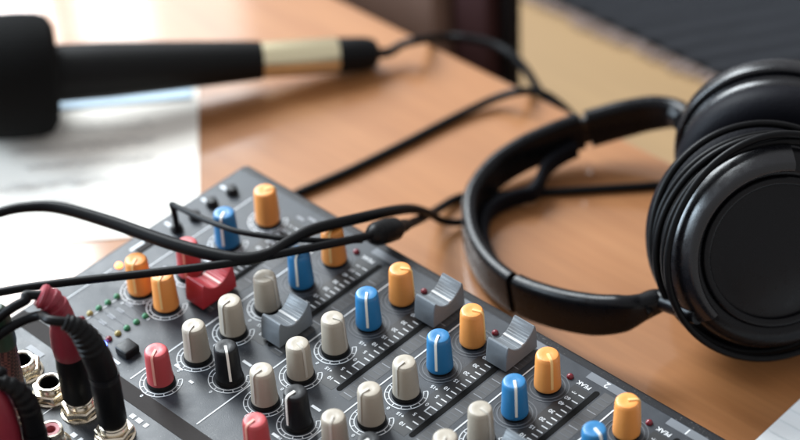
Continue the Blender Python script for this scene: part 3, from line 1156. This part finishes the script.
# far cup: stands upright, its cushion faces the near one
cf = at(777, 188, 1.5)
nf = (nh + Vector((0, 0, 0.04))).normalized()
M2 = orient(cf, nf, ahor)
cushion(M2, 41.5, 20, -17, 0)
MB().lathe([(0, -15.5), (38.5, -15.5), (39.5, -17), (39.5, -18.5), (38, -19.5), (39.5, -21), (39.5, -27), (37, -31), (30, -34), (0, -35)], 80, M2).build('ear_cup', HPGLOSS, HP, smooth=40)
MB().lathe([(0, -8.2), (30, -8.2), (30, -8.8), (0, -8.8)], 48, M2).build('grille_cloth', FOAM, HP)


def arc_bar(M, r0, r1, d0, d1, a0, a1, m, name, steps=48, bev=1.6):
    secs = []
    for k in range(steps + 1):
        a = R(a0 + (a1 - a0) * k / steps)
        ring = []
        hw, hd = (r1 - r0) / 2, (d1 - d0) / 2
        f = 1.0
        for (sx, sy) in ((1, 1), (-1, 1), (-1, -1), (1, -1)):
            st = {(1, 1): 0, (-1, 1): 90, (-1, -1): 180, (1, -1): 270}[(sx, sy)]
            for j in range(5):
                an = R(st + 22.5 * j)
                rr = (r0 + r1) / 2 + sx * (hw - bev) + bev * math.cos(an)
                dd = (d0 + d1) / 2 + sy * (hd - bev) + bev * math.sin(an)
                ring.append(M @ Vector((rr * math.cos(a), rr * math.sin(a), dd)))
        secs.append(ring)
    return MB().sweep(None, secs).build(name, m, HP, smooth=50)


# fork that carries the near cup: wide glossy arc from the arm round the left side to the top
secs = []
for k in range(61):
    a_ = R(78 + (216 - 78) * k / 60)
    secs.append([M1 @ Vector((r_ * math.cos(a_), r_ * math.sin(a_), d_)) for r_, d_ in
                 ((36.2, -1), (36.2, 6.4), (36.7, 7.2), (38.0, 7.5), (39.6, 7.2), (40.6, 6.4), (43.2, 2.4), (45.6, -1.8), (47.0, -5.0), (46.8, -6.0), (43, -6.0))])
MB().sweep(None, secs).build('yoke', HPGLOSS, HP, smooth=45)
arc_bar(M1, 29.6, 33.2, 0.2, 2.9, 60, 300, HPBLACK, 'trim_ring', bev=1.2)
arc_bar(M2, 39.3, 42.4, -30, -22, 60, 200, HPGLOSS, 'yoke', bev=1.5)
# stubs joining the arms to the forks
MB().tube([bp3[1], bp3[0], M1 @ Vector((43 * math.cos(R(213)), 43 * math.sin(R(213)), 0))], [5.0, 4.2, 3.4], n=16).build('arm_stub', HPBLACK, HP)
MB().tube([bp3[-2], bp3[-1], M2 @ Vector((41 * math.cos(R(165)), 41 * math.sin(R(165)), -26))], [5.5, 4.8, 4.0], n=16).build('arm_stub', HPBLACK, HP)
# cord wound a few turns round the near cup
cw = MB()
loops = [(47.4, -6, 2.5, 0.3), (48.2, -10.5, 4.0, 1.4), (47.6, -15.5, 2.0, 2.6), (50.2, -19, 4.5, 3.6), (48.8, -3.0, 4.0, 5.0)]
for r, d, tilt, ph in loops:
    pts = []
    for k in range(28):
        a = 2 * math.pi * k / 28
        rr = r + 0.9 * math.sin(2 * a + ph) + 0.5 * math.sin(3 * a + 2 * ph)
        pts.append(M1 @ Vector((rr * math.cos(a), rr * math.sin(a), d + tilt * math.sin(a + ph))))
    cw.tube(pts, 1.45, n=12, sub=4, closed=True)
cw.build('wound_cord', CABLE, HP)

# ================================================================== light
wd = bpy.data.worlds.new("World")
sc.world = wd
wd.use_nodes = True
bg = wd.node_tree.nodes["Background"]
bg.inputs[0].default_value = (0.98, 0.98, 1.0, 1)
bg.inputs[1].default_value = 0.62


def pane(name, az0, az1, z0, z1, dist, L, col):
    """one window pane: a real area lamp standing off to the upper left"""
    azm = R((az0 + az1) / 2)
    o = Vector((-60, 0, 0))
    cam2 = Vector((CAM.x, CAM.y, 0))
    wdt = 2 * dist * math.tan(R(abs(az1 - az0) / 2))
    pc = cam2 + Vector((math.cos(azm), math.sin(azm), 0)) * dist
    pc.z = (z0 + z1) / 2
    la = bpy.data.lights.new(name, 'AREA')
    la.shape = 'RECTANGLE'
    la.size = wdt * MM
    la.size_y = (z1 - z0) * MM
    la.color = col
    A = la.size * la.size_y
    la.energy = L * A * math.pi
    ob = bpy.data.objects.new(name, la)
    COL.objects.link(ob)
    ob.location = pc * MM
    # face the table
    n = (cam2 - pc)
    n.z = 0
    n = n.normalized()
    ob.rotation_euler = (-n).to_track_quat('Z', 'Y').to_euler()
    return ob


WC = (0.89, 0.96, 1.0)
LW = 27.0
pane('curtained_pane', 140.2, 143.2, 700, 1180, 2300, 4.5, WC)
pane('window_pane', 143.3, 145.5, 700, 1180, 2300, 13, WC)
pane('window_pane', 146.6, 158.5, 700, 2800, 2300, LW, WC)
pane('window_pane', 159.5, 172.0, 700, 2800, 2300, LW, WC)
pane('side_window_pane', 189, 198, 200, 1400, 2300, 28, (0.70, 0.86, 1.0))
pane('side_window_pane', 200, 211, 200, 1500, 2300, 28, (0.70, 0.86, 1.0))

# ================================================================== camera object
cd = bpy.data.cameras.new('camera')
co = bpy.data.objects.new('camera', cd)
COL.objects.link(co)
cd.sensor_width = 36
cd.lens = FPX / 800 * 36
M = Matrix((RT, UPV, -FWD)).transposed().to_4x4()
M.translation = CAM * MM
co.matrix_world = M
cd.clip_start = 0.02
cd.clip_end = 50
cd.dof.use_dof = True
fp = Vector((-62, -14, DECK + 8))
cd.dof.focus_distance = (fp - CAM).dot(FWD) * MM
cd.dof.aperture_fstop = 5.2
cd.dof.aperture_blades = 9
sc.camera = co
sc.view_settings.view_transform = 'Standard'
sc.view_settings.look = 'None'
sc.view_settings.exposure = 0.0
sc.view_settings.gamma = 1.0
sc.cycles.use_denoising = True
